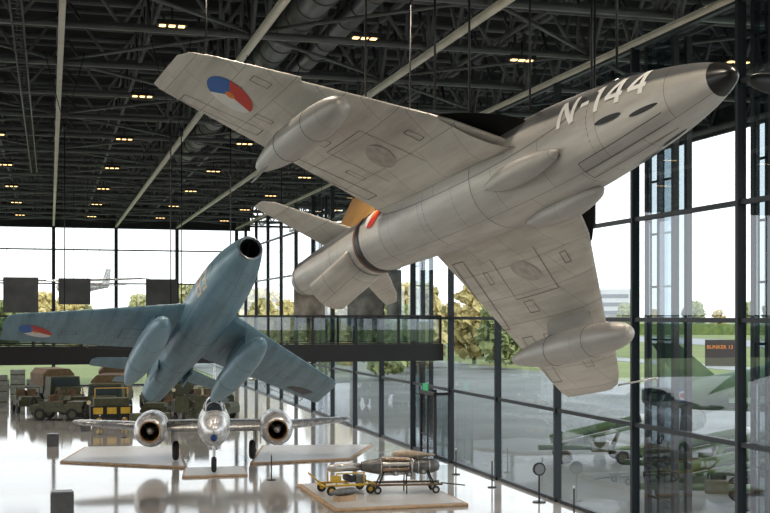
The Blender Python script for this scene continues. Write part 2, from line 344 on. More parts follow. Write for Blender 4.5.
# ------------------------------------------------------------------ blue-grey jet
FM=pose((-3.413,30.361,1.692),((.366,.9277,.0739),(-.8617,.3078,.4034),(.3515,-.2114,.912)))
fskin=skin('blue_grey_skin',(.19,.325,.405),(.11,.205,.27),rough=.40,metal=.2,bw=1.1,bh=.6,line=.45,var=.90)
ftank=skin('blue_grey_tank_skin',(.23,.37,.45),(.16,.27,.34),rough=.38,metal=.2,bw=1.3,bh=.9,line=.6,var=.95)
fj=empty('fighter_jet','blue-grey swept-wing fighter jet with nose intake suspended by cables','aircraft',mat=FM)
FF=[(0,0,0,.30,.32),(-.12,0,0,.355,.375),(-.6,0,0,.46,.49),(-1.5,0,0,.60,.66),(-3,0,0,.69,.79),(-5,0,0,.70,.80),(-7,0,0,.64,.70),(-9,0,0,.55,.58),(-11,0,0,.45,.46),(-12.2,0,0,.39,.39)]
b=B(); b.loft(FF,fskin,cap0=False,cap1=True,n=40,capmat=M_void); b.done('fuselage',fj)
b=B(); b.torus((-.02,0,0),(1,0,0),.30,.04,noisy('intake_lip',(.18,.22,.25),(.26,.30,.33),3,.3,.5)); b.done('intake_lip',fj,'grey metal ring around the nose intake')
b=B(); b.loft([(-.02,0,0,.27,.28),(-.5,0,0,.25,.26),(-1.2,0,0,.23,.23)],M_void,cap0=False,cap1=True); b.grid([[(-.12,-.015,-.26),(-.12,.015,-.26),(-1,.015,-.22),(-1,-.015,-.22)],[(-.22,-.015,.26),(-.22,.015,.26),(-1,.015,.22),(-1,-.015,.22)]],M_dark); b.done('air_intake',fj,'black round nose intake with splitter')
b=B(); b.loft([(-1.7,0,.52,.05,.05),(-2.3,0,.66,.28,.28),(-3.0,0,.72,.34,.38),(-4.0,0,.72,.30,.32),(-5.2,0,.72,.1,.12)],MATS['canopy_perspex'],n=28); b.done('canopy',fj,'dark glossy cockpit canopy')
lettering('83',-2.9,.85,-8,.5,FF,fj,principled('letter_tan',(.62,.56,.46),.5),label='small pale fuselage number')
for x0 in (-1.0,-2.2,-3.6,-5.2,-8.2,-9.8):
    b=B(); ry=np.interp(-x0,[-q[0] for q in FF],[q[3] for q in FF])+.008; rz=np.interp(-x0,[-q[0] for q in FF],[q[4] for q in FF])+.008
    b.grid([[(x,ry*math.cos(a),rz*math.sin(a)) for a in [math.radians(150+240*i/30) for i in range(31)]] for x in (x0,x0-.02)],principled('blue_seam',(.05,.08,.10),.6),closed=False); b.done('panel_seam',fj)
FW=[(.4,-4.0,-8.0,-.05,.1),(.7,-4.25,-8.1,-.05,.1),(2.8,-6.1,-9.15,.02,.09),(5.0,-8.0,-10.35,.1,.08),(5.22,-8.3,-10.45,.1,.05),(5.28,-8.65,-10.35,.1,.02)]
for sd in (-1,1):
    wo=wing(FW,fskin,side=sd).done('wing',fj)
    flap_marks(FW,sd,wo,[(-8.2,-8.45,1.0,2.7,.03),(-6.2,-7.2,1.0,2.0,.025),(-9.4,-9.7,3.2,4.7,.03),(-8.0,-8.3,3.2,3.6,.025)])
    if sd<0: roundel(FW,-8.85,4.35,.50,sd,wo,rot=3.84)
    if sd>0:
        b=B(); b.box((-9.3,4.3,low_z(FW,-9.3,4.3)-.012),(.45,.8,.01),principled('grey_patch',(.07,.08,.09),.5),rz=.5); b.done('wing_patch',wo,'dark grey rectangular patch')
    TY=1.36
    b=B(); b.loft([(-3.15,0,0,.05,.05),(-3.2,0,0,.14,.14),(-3.6,0,0,.27,.27),(-4.5,0,0,.365,.365),(-5.8,0,0,.38,.38),(-7.0,0,0,.34,.34),(-8.0,0,0,.23,.23),(-8.7,0,0,.09,.09),(-8.8,0,0,.03,.03)],ftank,n=32)
    for v in b.bm.verts: v.co.y+=sd*TY; v.co.z-=1.12
    tk=b.done('drop_tank',fj,'large blue-grey underwing fuel tank')
    wing([(-1.05,-4.8,-7.0,sd*TY,.06),(-.15,-5.3,-7.6,sd*TY,.06)],fskin,axis='z').done('pylon',tk)
    for x,R_ in ((-4.7,.367),(-6.5,.362)): b=B(); b.torus((x,sd*TY,-1.12),(1,0,0),R_,.01,MATS['blue_seam'],k=4); b.done('tank_band',tk)
    b=B(); b.grid([[(-8.0,sd*TY,-1.12),(-8.6,sd*TY,-1.12),(-8.8,sd*(TY+.45),-1.12),(-8.4,sd*(TY+.45),-1.12)],[(-8.0,sd*TY,-1.10),(-8.6,sd*TY,-1.10),(-8.8,sd*(TY+.45),-1.10),(-8.4,sd*(TY+.45),-1.10)]],ftank); b.done('tank_fin',tk)
    wing([(.2,-10.4,-11.9,.55,.08),(2.1,-11.7,-12.6,.62,.07),(2.25,-12.0,-12.6,.62,.03)],fskin,side=sd).done('tailplane',fj)
    b=B(); b.box((-9.2,sd*.53,-.25),(1.3,.05,.5),fskin); b.done('air_brake',fj)
b=wing([(.5,-9.2,-12.0,0,.08),(2.6,-11.6,-12.9,0,.07),(2.75,-11.9,-12.9,0,.03)],fskin,axis='z'); b.done('fin',fj)

# ------------------------------------------------------------------ twin-engine silver jet on the floor
hd=math.atan2(-.991,-.132)
tj=empty('twin_engine_jet','silver twin-engine jet with round nacelles parked on low platforms','aircraft',loc=(5.95,45.3,0.095),rz=hd); tj.scale=(1.05,)*3
MF=[(0,0,1.75,.03,.03),(-.08,0,1.75,.16,.16),(-.35,0,1.74,.33,.35),(-1.0,0,1.72,.50,.56),(-2.2,0,1.7,.60,.70),(-4,0,1.7,.64,.74),(-6,0,1.7,.6,.68),(-9,0,1.75,.44,.5),(-12,0,1.85,.2,.24),(-13,0,1.9,.05,.06)]
b=B(); b.loft(MF,M_silver,n=32); b.done('fuselage',tj)
b=B(); b.loft([(-1.7,0,2.15,.05,.05),(-2.2,0,2.3,.30,.3),(-3.0,0,2.38,.38,.42),(-4.4,0,2.36,.36,.38),(-5.4,0,2.25,.1,.15)],MATS['canopy_perspex'],n=24)
for x,R_ in ((-2.2,.31),(-3.0,.40),(-3.8,.39),(-4.6,.34)): b.torus((x,0,2.36),(1,0,0),R_,.025,M_silver,n=20,k=6)
b.done('canopy',tj,'framed dark glass canopy')
b=B(); b.loft([(.012,0,1.52,.01,.01),(0.0,0,1.52,.11,.11),(-.25,0,1.55,.15,.15)],principled('nose_blue',(.02,.05,.16),.3),n=20); b.done('nose_light',tj,'dark blue glass nose light')
MW=[(.4,-4.2,-7.3,1.5,.17),(2.4,-4.5,-7.1,1.5,.17),(3.1,-4.6,-7.0,1.5,.16),(5.3,-5.2,-6.7,1.66,.14),(5.6,-5.6,-6.6,1.68,.05)]
for sd in (-1,1):
    wing(MW,M_silver,side=sd).done('wing',tj)
    b=B(); b.loft([(-3.42,sd*2.45,1.45,.43,.43),(-3.5,sd*2.45,1.45,.52,.52),(-3.8,sd*2.45,1.45,.62,.62),(-4.6,sd*2.45,1.45,.68,.68),(-6.2,sd*2.45,1.45,.64,.64),(-7.6,sd*2.45,1.45,.46,.46),(-8.2,sd*2.45,1.45,.34,.34)],M_silver,cap0=False,cap1=True,capmat=M_void); nc=b.done('engine_nacelle',tj)
    b=B(); b.torus((-3.45,sd*2.45,1.45),(1,0,0),.40,.035,noisy('intake_brown',(.42,.24,.12),(.52,.34,.20),3,.3,.5)); b.done('intake_ring',nc,'thin brown metal rim around the intake')
    b=B(); b.loft([(-3.46,sd*2.45,1.45,.38,.38),(-3.9,sd*2.45,1.45,.31,.31),(-4.6,sd*2.45,1.45,.28,.28)],noisy('intake_bronze',(.12,.065,.03),(.20,.12,.06),3,.35,.6),cap0=False,capmat=M_void); b.loft([(-3.36,sd*2.45,1.45,.01,.01),(-3.5,sd*2.45,1.45,.08,.08),(-3.8,sd*2.45,1.45,.15,.15),(-4.6,sd*2.45,1.45,.16,.16)],M_silver,n=20)
    b.done('engine_intake',nc,'dark intake with bright metal centre cone')
    b=B(); b.cyl((-5.1,sd*1.62,1.4),(-5.1,sd*1.62,.42),.07,M_alu); b.wheel((-5.1,sd*1.52,.40),(0,1,0),.40,.26); b.beam((-5.1,sd*1.62,1.2),(-5.9,sd*1.62,.9),.05,.05,M_alu); b.box((-5.1,sd*1.85,.95),(.7,.03,.6),M_silver); b.done('landing_gear',tj)
    wing([(.05,-11.5,-12.7,3.0,.1),(1.9,-11.9,-12.6,3.0,.09),(2.0,-12.1,-12.5,3.0,.03)],M_silver,side=sd).done('tailplane',tj)
b=B(); b.cyl((-1.3,0,1.4),(-1.25,0,.32),.06,M_alu); b.wheel((-1.2,0,.30),(0,1,0),.30,.2); b.beam((-1.3,0,1.1),(-1.9,0,1.3),.05,.05,M_alu); b.box((-1.5,.22,1.0),(.6,.02,.4),M_silver); b.done('nose_gear',tj)
wing([(1.8,-10.4,-12.7,0,.1),(3.6,-11.7,-12.9,0,.08),(3.75,-12,-12.8,0,.03)],M_silver,axis='z').done('fin',tj)
b=B(); b.loft([(-2.6,0,.92,.03,.03),(-3,0,.9,.18,.15),(-4,0,.88,.28,.22),(-5.5,0,.88,.26,.2),(-6.6,0,.95,.04,.04)],M_silver,n=20); b.done('belly_tank',tj)
for c in tj.children:
    if 'gear' not in c.name: c.location.z=-.13

# ------------------------------------------------------------------ room
W=16.27; YF=108.0; ZT=13.9; ZR=16.5
b=B(); b.box((-11.86,44,-.1),(56.26,128,.2),noisy('polished_floor',(.36,.355,.345),(.42,.415,.405),.35,.07,0,0,5,.8)); b.done('floor',kind='structure',label='polished pale concrete floor')
b=B(); b.box((-6.5,44,ZR+.15),(67,130,.3),noisy('roof_deck',(.006,.006,.007),(.012,.012,.013),.8,.9)); b.done('ceiling',kind='structure',label='dark roof deck above steel trusses')
b=B(); b.box((-11.86,-20.1,ZR/2),(56.26,.2,ZR),noisy('light_block_paint',(.35,.34,.33),(.40,.39,.38),.6,.7)); b.done('wall_back_light_block',kind='structure',label='plain unseen end wall added to cut frontal light')  # unseen wall added behind the camera to cut flat frontal light
b=B(); b.box((-11.86,-9.5,4.75),(56.26,21,.36),noisy('bounce_block_deck',(.10,.10,.10),(.14,.14,.14),.8,.5)); b.done('floor_gallery_bounce_block',kind='structure',label='dark gallery deck added under the camera to block floor bounce')  # unseen deck added to shade the hall from floor bounce
BX=[-10.3,-5.0,.3,5.6,10.9,16.2,21.5,26.8]; BY=[23.8+5.3*i for i in range(17)]; BY=[y for y in BY if y<=109.5]
tn=0
def trim(b,label):
    global tn; tn+=1; return b.done('trim_%d'%tn,kind='structure',label=label)
def truss(p0,p1,n,m_low,wl,hi=.16,dg=.09):
    b=B(); p0=Vector(p0);p1=Vector(p1); up=Vector((0,0,ZR-.25-p0.z))
    b.beam(p0,p1,wl,wl,m_low); b.beam(p0+up,p1+up,hi,hi,M_truss)
    for i in range(n):
        a=p0.lerp(p1,i/n); c=p0.lerp(p1,(i+1)/n); mid=a.lerp(c,.5)+up
        b.beam(a,mid,dg,dg,M_truss); b.beam(mid,c,dg,dg,M_truss)
        if i%2==0: b.beam(a,a+up,dg,dg,M_truss)
    return b
for x in BX:
    trim(truss((x,18,ZT+.1),(x,YF+2,ZT+.1),34,M_chord if -1<x<20 else M_truss,.17),'long roof truss with pale lower chord')
    if x<25: trim(truss((x+2.65,18,ZT+.9),(x+2.65,YF+2,ZT+.9),34,M_truss,.10,.1,.06),'slim dark secondary roof truss')
for y in BY:
    trim(truss((-12,y,ZT+.38),(27,y,ZT+.38),14,M_truss,.18),'dark transverse roof truss')
for i,y in enumerate([21.1+5.3*k for k in range(17)]):
    b=B(); b.beam((-12,y,ZT+1.0),(27,y,ZT+1.0),.1,.2,M_truss); b.beam((-12,y+1.2,ZR-.2),(27,y+1.2,ZR-.2),.1,.15,M_truss); b.beam((-12,y-1.2,ZR-.2),(27,y-1.2,ZR-.2),.1,.15,M_truss); trim(b,'dark roof purlin')
for i,x in enumerate(BX[1:-1]):
    b=B()
    for k,y in enumerate(BY[:-1]):
        s_=1 if (k+i)%2 else 0
        b.beam((x,y+5.3*s_,ZT+.45),(x+5.3,y+5.3*(1-s_),ZT+.45),.09,.09,M_truss)
    trim(b,'diagonal roof bracing')
b=B(); b.box((27.0,64,ZT+1.3),(.15,92,2.9),M_dark); trim(b,'dark fascia of the roof overhang')
YP=[14.9+5.5*i for i in range(18)]; YP=[y for y in YP if y<YF]+[YF]
ROWS=[0,3.04,6.07,8.95,11.9,ZT]
wn=0
def bay(p0,p1,label):
    global wn; wn+=1; p0=Vector(p0);p1=Vector(p1); b=B()
    for z0,z1 in zip(ROWS[:-1],ROWS[1:]):
        b.quad([(p0.x,p0.y,z0+.03),(p1.x,p1.y,z0+.03),(p1.x,p1.y,z1-.03),(p0.x,p0.y,z1-.03)],M_glass)
    w=b.done('window_%d'%wn,kind='structure',label=label)
    b=B()
    for z in ROWS:
        zz=z+(.05 if z==0 else 0)
        b.box(((p0.x+p1.x)/2,(p0.y+p1.y)/2,zz),(max(abs(p1.x-p0.x),.16),max(abs(p1.y-p0.y),.16),.12),M_frame)
    b.done('window_frame',w)
for a,c in zip(YP[:-1],YP[1:]):
    bay((W,a,0),(W,c,0),'tall glazed facade bay with dark frame')
for y in YP:
    b=B(); b.box((W-.02,y,ZT/2),(.24,.12,ZT),M_frame)
    trim(b,'dark vertical facade post')
FX=[-10.3,-5,.3,5.6,10.9,W-.05]
for a,c in zip(FX[:-1],FX[1:]): bay((a,YF,0),(c,YF,0),'tall end facade bay with dark frame')
for x in FX:
    b=B(); b.box((x,YF,ZT/2),(.30,.3,ZT),M_frame); trim(b,'dark vertical facade post')
b=B(); b.box((2.5,YF+.2,ZT+1.2),(30,.2,2.6),M_dark); b.done('wall_far',kind='structure',label='dark band above the end facade')
tg=glass_mat('tinted_column_glass',(.46,.54,.58),.12,.3)
for y0 in (29.75,25.1,53.0,75):
    b=B(); y1=y0+(1.55 if y0!=25.1 else .75)
    for x in (W+.35,W+.75):
        for y in (y0,y1): b.box((x,y,ZT/2),(.16,.16,ZT),M_dark)
    z=1.0
    while z<ZT-.5:
        b.beam((W+.35,y0,z),(W+.35,y1,z),.05,.06,M_dark); z+=1.5
    for x in (W+.3,W+.8): b.quad([(x,y0,0),(x,y1,0),(x,y1,ZT),(x,y0,ZT)],tg)
    trim(b,'glazed blue-grey steel column beside the facade')
d=B(); DY=48.6
for y in (DY-.95,DY+.95):
    for x in (15.45,16.1): d.box((x,y,1.45),(.10,.10,2.9),M_black)
    d.box((15.8,y,2.9),(.7,.08,.12),M_black)
d.box((15.45,DY,2.9),(.1,2.0,.16),M_black); d.box((15.45,DY,1.45),(.06,.08,2.8),M_black); d.box((15.45,DY,1.1),(.05,1.9,.06),M_black)
dd=d.done('door_1',kind='structure',label='black framed glazed exit doorway in the facade')
b=B(); b.quad([(15.45,DY-.9,.05),(15.45,DY+.9,.05),(15.45,DY+.9,2.85),(15.45,DY-.9,2.85)],M_rail); b.quad([(15.45,DY-.95,.05),(16.1,DY-.95,.05),(16.1,DY-.95,2.85),(15.45,DY-.95,2.85)],M_rail); b.done('door_glass',dd)
b=B(); b.box((15.35,DY,3.15),(.06,.6,.3),principled('exit_green',(.02,.30,.12),.5,emis=(.02,.35,.12),estr=.5)); b.done('exit_sign',dd,'small green exit sign')

# ------------------------------------------------------------------ bridge
br=empty('footbridge','dark steel mezzanine footbridge with glass railings','bridge',loc=(0,0,0))
b=B(); b.box((1.05,50.2,4.59),(30.1,3.4,.62),M_dark); b.box((1.05,48.48,4.62),(30.1,.06,.72),M_black); b.done('deck',br)
for y in (48.55,51.85):
    b=B(); b.beam((-14,y,6.16),(16.05,y,6.16),.08,.07,M_black); b.done('handrail',br)
    b=B(); b.beam((-14,y,5.02),(16.05,y,5.02),.05,.05,M_black); b.done('bottom_rail',br)
    for i in range(17):
        b=B(); x=16.0-1.85*i; b.box((x,y,5.5),(.08,.1,1.25),M_black); b.done('railing_post',br)
    b=B(); b.quad([(-14,y+.02,5.05),(16.05,y+.02,5.05),(16.05,y+.02,6.1),(-14,y+.02,6.1)],M_rail); b.done('railing_glass',br)

# ------------------------------------------------------------------ ceiling lamps and added fill spots
warm=principled('warm_lamp',(1,.8,.5),.5,emis=(1,.62,.26),estr=3.0)
lamp=empty('ceiling_lamp','black ceiling floodlight with three warm square lamps','lamp',loc=(3.1,32,ZT-.1),group='warm ceiling floodlights')
b=B(); b.box((0,0,.09),(.80,.34,.12),M_black); b.beam((0,0,.12),(0,0,.6),.04,.04,M_black); b.done('housing',lamp)
for i in (-1,0,1):
    b=B(); b.box((i*.25,0,.02),(.16,.19,.03),warm); b.done('lamp_lens',lamp)
def spot(x,y,e=1000):
    l=bpy.data.lights.new('flood_fill','SPOT'); l.energy=e; l.color=(1,.86,.70); l.spot_size=2.0; l.spot_blend=.6; l.shadow_soft_size=.12
    o=bpy.data.objects.new('flood_fill_light',l); COL.objects.link(o); o.location=(x,y,ZT-.18)
first=True
for x in (3.1,8.35,13.6,20.0,-2.2):
    for k in range(7):
        y=32+10.6*k+(0 if x!=13.6 else 1.5)
        if x<15 and x!=8.35 or (x==8.35 and k<3): spot(x,y)
        if first: first=False; continue
        copy_thing(lamp,(x,y,ZT-.1))
for x in (-6,3.1,8.35,13.6): spot(x,21.5,1700)  # added fill spots with no fixture, brightening floor and jet underside
for x in (3.1,10): spot(x,12,1500)  # more added fill nearer the camera, no lamp body here
md=noisy('duct_metal',(.16,.16,.165),(.22,.22,.225),2,.4,.5)
for x,R_,yl in ((7.0,.46,66),(8.4,.32,58)):
    b=B(); b.cyl((x,20,ZT+.95),(x,yl,ZT+.95),R_,md,n=24)
    for k in range(int((yl-20.5)/1.5)): b.torus((x,20.5+1.5*k,ZT+.95),(0,1,0),R_+.01,.03,M_truss,n=24,k=6)
    b.done('ventilation_duct',label='grey ribbed round ventilation duct under the roof',category='duct')
b=B()
for x in (-1.0,-.7): b.beam((x,22,ZT+.3),(x,70,ZT+.3),.05,.1,M_truss)
for k in range(96): b.beam((-1.0,22.2+.5*k,ZT+.3),(-.7,22.2+.5*k,ZT+.3),.05,.03,M_truss)
for k in range(9): b.beam((-1.0,23+5.3*k,ZT+.3),(-1.0,23+5.3*k,ZR-.05),.03,.03,M_truss)
b.done('cable_tray',label='dark ladder cable tray under the roof',category='cable tray')

# ------------------------------------------------------------------ hanging cables
def vcable(top_world,label,spread=1.3,r=.012):
    x,y,z=top_world; k=ZT-1.9
    if z>k-1.0: k=z+(ZT-z)*.45
    b=B(); b.cyl((x,y,z),(x,y,k),r,M_black,n=6); b.cyl((x,y,k),(x-spread,y,ZT+.4),r*.8,M_black,n=6); b.cyl((x,y,k),(x+spread,y,ZT+.4),r*.8,M_black,n=6)
    b.cyl((x,y,k-.16),(x,y,k+.1),r*3.2,M_black,n=8)
    b.done('hanging_cable',label=label,category='cable',group='black suspension cables')
for p in ((-5.2,-1.12,.25),(-5.5,-1.6,.2),(-4.8,-.45,.8),(-2.9,-.3,.97),(-5.2,1.6,.2),(-8.4,-.5,.5),(-4.2,.3,.95),(-6.8,-2.2,.1),(-9.2,-4.4,0)):
    vcable(HM@Vector(p),'thin black cable holding up the grey jet',.7,.018)
for p in ((-5.5,-.9,.3),(-5.5,.9,.3),(-8.4,0,.75),(-8.8,-3.5,.2),(-8.8,3.5,.2)):
    vcable(FM@Vector(p),'thin black cable holding up the blue-grey jet',.6,.018)

# ------------------------------------------------------------------ floor platforms
def platform(quad,h,label,top=M_deck):
    b=B(); lo=[(x,y,.0) for x,y in quad]; hi=[(x,y,h-.02) for x,y in quad]; b.grid([lo,hi],M_wood)
    cx=sum(p[0] for p in quad)/4; cy=sum(p[1] for p in quad)/4; s_=.95
    b.grid([[(cx+(x-cx)*s_,cy+(y-cy)*s_,h-.02) for x,y in quad],[(cx+(x-cx)*s_,cy+(y-cy)*s_,h) for x,y in quad]],top)
    return b.done('display_platform',label=label,category='platform')
platform([(.4,52.1),(5.34,48.65),(5.79,56.9),(1.57,57.6)],.09,'low wood-edged platform under the silver jet wing')
platform([(4.83,46.0),(7.33,45.9),(7.6,48.4),(5.2,48.5)],.09,'small low platform under the jet nose wheel')
platform([(7.96,49.3),(12.4,49.8),(14.7,54.9),(9.6,55.9)],.09,'low wood-edged platform under the silver jet wing')
platform([(8.6,36.7),(13.05,36.7),(13.05,42.6),(8.6,42.6)],.12,'low pale platform with wooden edge carrying engine exhibits')

# jet engine on stand
je=empty('jet_engine','slender metal jet engine on a low wheeled steel stand','engine',loc=(11.75,39.5,.12),rz=-.15); je.scale=(.95,)*3
b=B(); b.loft([(1.25,0,.95,.06,.06),(1.2,0,.95,.18,.18),(.85,0,.95,.27,.27),(.45,0,.95,.28,.28),(.2,0,.95,.22,.22),(-.3,0,.95,.22,.22),(-.9,0,.95,.29,.29),(-1.15,0,.95,.26,.26),(-1.6,0,.95,.17,.17)],M_steel,n=28,capmat=M_void)
for x,R_ in ((.85,.275),(.45,.29),(.2,.24),(-.3,.24),(-.6,.27),(-.9,.295)): b.torus((x,0,.95),(1,0,0),R_,.018,M_alu)
b.done('engine_body',je)
for k in range(9):
    a=k*2*math.pi/9; b=B(); b.cyl((-.85,.29*math.cos(a),.95+.29*math.sin(a)),(.1,.26*math.cos(a),.95+.26*math.sin(a)),.065,M_copper if k%2 else M_alu,n=12); b.done('combustion_can',je,'copper-coloured combustion can')
for k in range(6):
    b=B(); y=-.28+.11*k; b.cyl((.2,y,.58),(.25,y,1.22),.018,M_alu,n=8); b.cyl((.25,y,1.22),(1.0,y*.6,1.18),.018,M_black,n=8); b.done('pipe',je)
for (x,y,z) in ((.6,-.32,.78),(.1,-.30,.7),(-.4,-.32,.74),(.5,.32,.78)):
    b=B(); b.box((x,y,z),(.2,.14,.18),M_steel); b.cyl((x,y-.09,z),(x,y-.15,z),.05,M_alu,n=12); b.done('accessory_gearbox',je)
b=B()
for y in (-.38,.38):
    b.beam((-1.3,y,.32),(1.3,y,.32),.06,.07,M_tan)
    for x in (-1,0,1): b.beam((x,y,.32),(x*.8,y*.6,.78),.04,.04,M_black); b.beam((x,y,0),(x,y,.32),.04,.04,M_black)
for x in (-1.2,0,1.2): b.beam((x,-.38,.32),(x,.38,.32),.05,.05,M_black)
b.beam((1.3,0,.32),(2.2,.1,.2),.04,.04,M_black)
b.done('stand_frame',je)
for x in (-1.05,1.05):
    for y in (-.45,.45): b=B(); b.wheel((x,y,.14),(0,1,0),.14,.08); b.done('wheel',je)
b=B(); b.loft([(-.5,.1,1.36,.03,.03),(-.4,.1,1.36,.10,.10),(.1,.1,1.36,.14,.14),(.6,.1,1.34,.10,.10),(1.1,.1,1.32,.02,.02)],noisy('pale_cone_metal',(.42,.33,.24),(.55,.46,.36),5,.4,.4),n=18); b.beam((.1,.1,1.24),(.1,.1,1.1),.05,.05,M_black); b.done('nose_cone',je,'pale tan metal cone')
# ground equipment trolley
yl=empty('ground_trolley','low open yellow ground equipment frame with grey machinery','trolley',loc=(9.75,39.9,.12),rz=.1)
b=B()
for y in (-.45,.45): b.beam((-.9,y,.32),(.9,y,.32),.06,.07,M_yellow); b.beam((-.5,y,.72),(.5,y,.72),.04,.04,M_yellow)
for x in (-.9,0,.9): b.beam((x,-.45,.32),(x,.45,.32),.06,.06,M_yellow)
for x in (-.5,.5):
    for y in (-.45,.45): b.beam((x,y,.32),(x,y,.74),.04,.04,M_yellow)
b.beam((-.9,0,.35),(-1.35,0,.75),.05,.05,M_yellow); b.done('frame',yl)
b=B(); b.loft([(-.7,0,.86,.03,.03),(-.55,0,.86,.12,.12),(0,0,.88,.15,.15),(.55,0,.86,.12,.12),(.8,0,.86,.03,.03)],M_alu,n=20); b.done('tank',yl,'grey metal cylinder')
b=B(); b.box((.45,-.1,.48),(.35,.4,.26),M_steel); b.cyl((.1,-.3,.5),(.1,.3,.5),.12,M_black); b.done('motor',yl)
b=B(); b.box((-.35,.05,.48),(.3,.3,.2),M_yellow); b.done('battery_box',yl)
for x in (-.7,.7):
    for y in (-.52,.52): b=B(); b.wheel((x,y,.17),(0,1,0),.17,.10,M_yellow); b.done('wheel',yl)
bb=empty('bomb','small grey bomb standing on a wooden cradle','bomb',loc=(9.3,38.2,.12),rz=.4)
b=B(); b.loft([(.5,0,.30,.02,.02),(.4,0,.30,.1,.1),(0,0,.30,.13,.13),(-.35,0,.30,.1,.1),(-.6,0,.30,.03,.03)],M_steel,n=18); b.done('body',bb)
b=B(); b.box((0,0,.09),(.7,.3,.18),M_wood); b.done('cradle',bb)

for (x,y,s_) in ((.36,38.5,.7),(.13,58.9,.55),(1.8,66,.5)):
    k=empty('display_kiosk','low dark grey box-shaped information kiosk','kiosk',loc=(x,y,0))
    b=B(); b.box((0,0,s_*.5),(s_,s_*.9,s_),noisy('kiosk_grey',(.09,.095,.10),(.12,.125,.13),5,.5)); b.done('body',k)
    b=B(); b.box((0,-.02,s_+.03),(s_*.86,s_*.75,.05),principled('kiosk_top',(.16,.17,.18),.25)); b.done('panel',k)
sg=empty('sign_stand','black post stand with round sign near the facade','sign',loc=(15.6,36.9,0))
b=B(); b.cyl((0,0,0),(0,0,.03),.22,M_black,n=24); b.cyl((0,0,0),(0,0,1.3),.03,M_black); b.done('post',sg)
b=B(); b.cyl((0,-.03,1.1),(0,.03,1.1),.22,M_black,n=28); b.cyl((-.0,-.045,1.1),(0,-.03,1.1),.17,principled('sign_face',(.15,.16,.17),.4),n=28); b.done('sign_disc',sg)
bl=empty('barrier_post','slim black barrier post on round base','barrier post',loc=(15.3,33.5,0),group='slim barrier posts')
b=B(); b.cyl((0,0,0),(0,0,.03),.16,M_black,n=20); b.cyl((0,0,0),(0,0,1.0),.025,M_black); b.done('post',bl)
b=B(); b.cyl((0,0,.95),(0,0,1.02),.04,M_alu); b.done('cap',bl)
for p in ((15.3,40.5,0),(15.2,44.2,0),(8.0,44.5,0),(3.6,62,0),(2.5,64,0)): copy_thing(bl,p)

# ------------------------------------------------------------------ army vehicles and stores at the far side
def truck(loc,rz,label,paint,canvas):
    t=empty('military_truck',label,'truck',loc=loc,rz=rz)
    b=B(); b.box((1.9,0,1.45),(1.5,2.1,1.3),paint,taper=.9); b.done('cab',t)
    b=B(); b.box((2.66,0,1.75),(.06,1.7,.5),principled('windscreen',(.05,.07,.08),.1)); b.done('windscreen',t)
    b=B(); b.box((3.2,0,1.05),(1.2,1.6,.8),paint,taper=.85); b.box((3.85,0,.6),(.15,2.2,.22),M_black); b.done('hood',t)
    b=B(); b.box((-.6,0,1.2),(3.4,2.2,.5),paint); b.box((-.6,0,.8),(4.5,.9,.2),M_black); b.done('cargo_bed',t)
    b=B(); b.grid([[(x,y*1.05,z) for y,z in ((-1,1.4),(-1,2.2),(-.7,2.55),(.7,2.55),(1,2.2),(1,1.4))] for x in (-2.25,-1.2,0,1.05)],canvas); b.done('canvas_cover',t)
    for x in (3.1,-.1,-1.5):
        for y in (-.95,.95): b=B(); b.wheel((x,y,.5),(0,1,0),.5,.3,M_olive); b.done('wheel',t)
    for y in (-.75,.75): b=B(); b.cyl((3.8,y,1.1),(3.86,y,1.1),.13,principled('headlamp',(.8,.75,.5),.1)); b.done('headlamp',t)
    return t
truck((3.6,75.5,0),-1.75,'olive army truck with brown canvas cover',M_olive,M_tan)
truck((.3,85,0),-1.3,'olive army truck with brown canvas cover',M_olive,M_tan)
truck((8.2,86.5,0),-1.4,'olive army truck with dark canvas cover',M_olive,M_olive)
truck((4.4,88,0),-1.6,'olive army truck with brown canvas cover',M_olive,M_tan)
jn=[None]
def jeep(loc,rz):
    if jn[0]: copy_thing(jn[0],loc,rz); return
    t=empty('jeep','open olive army jeep with spare wheel','jeep',loc=loc,rz=rz,group='olive army jeeps'); jn[0]=t
    b=B(); b.box((0,0,.7),(3.2,1.5,.4),M_olive); b.box((1.1,0,.98),(1.1,1.3,.25),M_olive,taper=.9); b.box((-.3,-.7,1.0),(1.5,.06,.25),M_olive); b.box((-.3,.7,1.0),(1.5,.06,.25),M_olive); b.done('body',t)
    b=B(); b.beam((.5,-.7,1.0),(.35,-.7,1.6),.05,.05,M_olive); b.beam((.5,.7,1.0),(.35,.7,1.6),.05,.05,M_olive); b.beam((.35,-.7,1.6),(.35,.7,1.6),.05,.05,M_olive); b.done('windscreen_frame',t)
    for x in (1.0,-1.0):
        for y in (-.7,.7): b=B(); b.wheel((x,y,.38),(0,1,0),.38,.2,M_olive); b.done('wheel',t)
    for y in (-.35,.35): b=B(); b.box((-.2,y,1.05),(.5,.5,.12),M_tan); b.box((-.45,y,1.25),(.1,.5,.45),M_tan); b.done('seat',t)
    b=B(); b.wheel((-1.7,0,1.0),(1,0,0),.38,.2,M_olive); b.done('spare_wheel',t)
jeep((6.3,71.8,0),-1.9); jeep((9.6,77,0),-1.2); jeep((6.6,79.8,0),-1.5); jeep((1.2,78.5,0),-1.2); jeep((11,80.5,0),-1.6); jeep((9.0,70.5,0),-.6); jeep((-1.4,79.5,0),-1.4); jeep((.6,73.6,0),-.4)
gn=empty('anti_aircraft_gun','olive anti-aircraft gun on wheeled carriage','gun',loc=(7.6,66.5,0),rz=-1.9)
b=B(); b.beam((-2,0,.5),(1.6,0,.5),.2,.2,M_olive); b.beam((0,-1.1,.4),(0,1.1,.4),.12,.12,M_olive); b.cyl((0,0,.5),(0,0,1.0),.35,M_olive); b.done('carriage',gn)
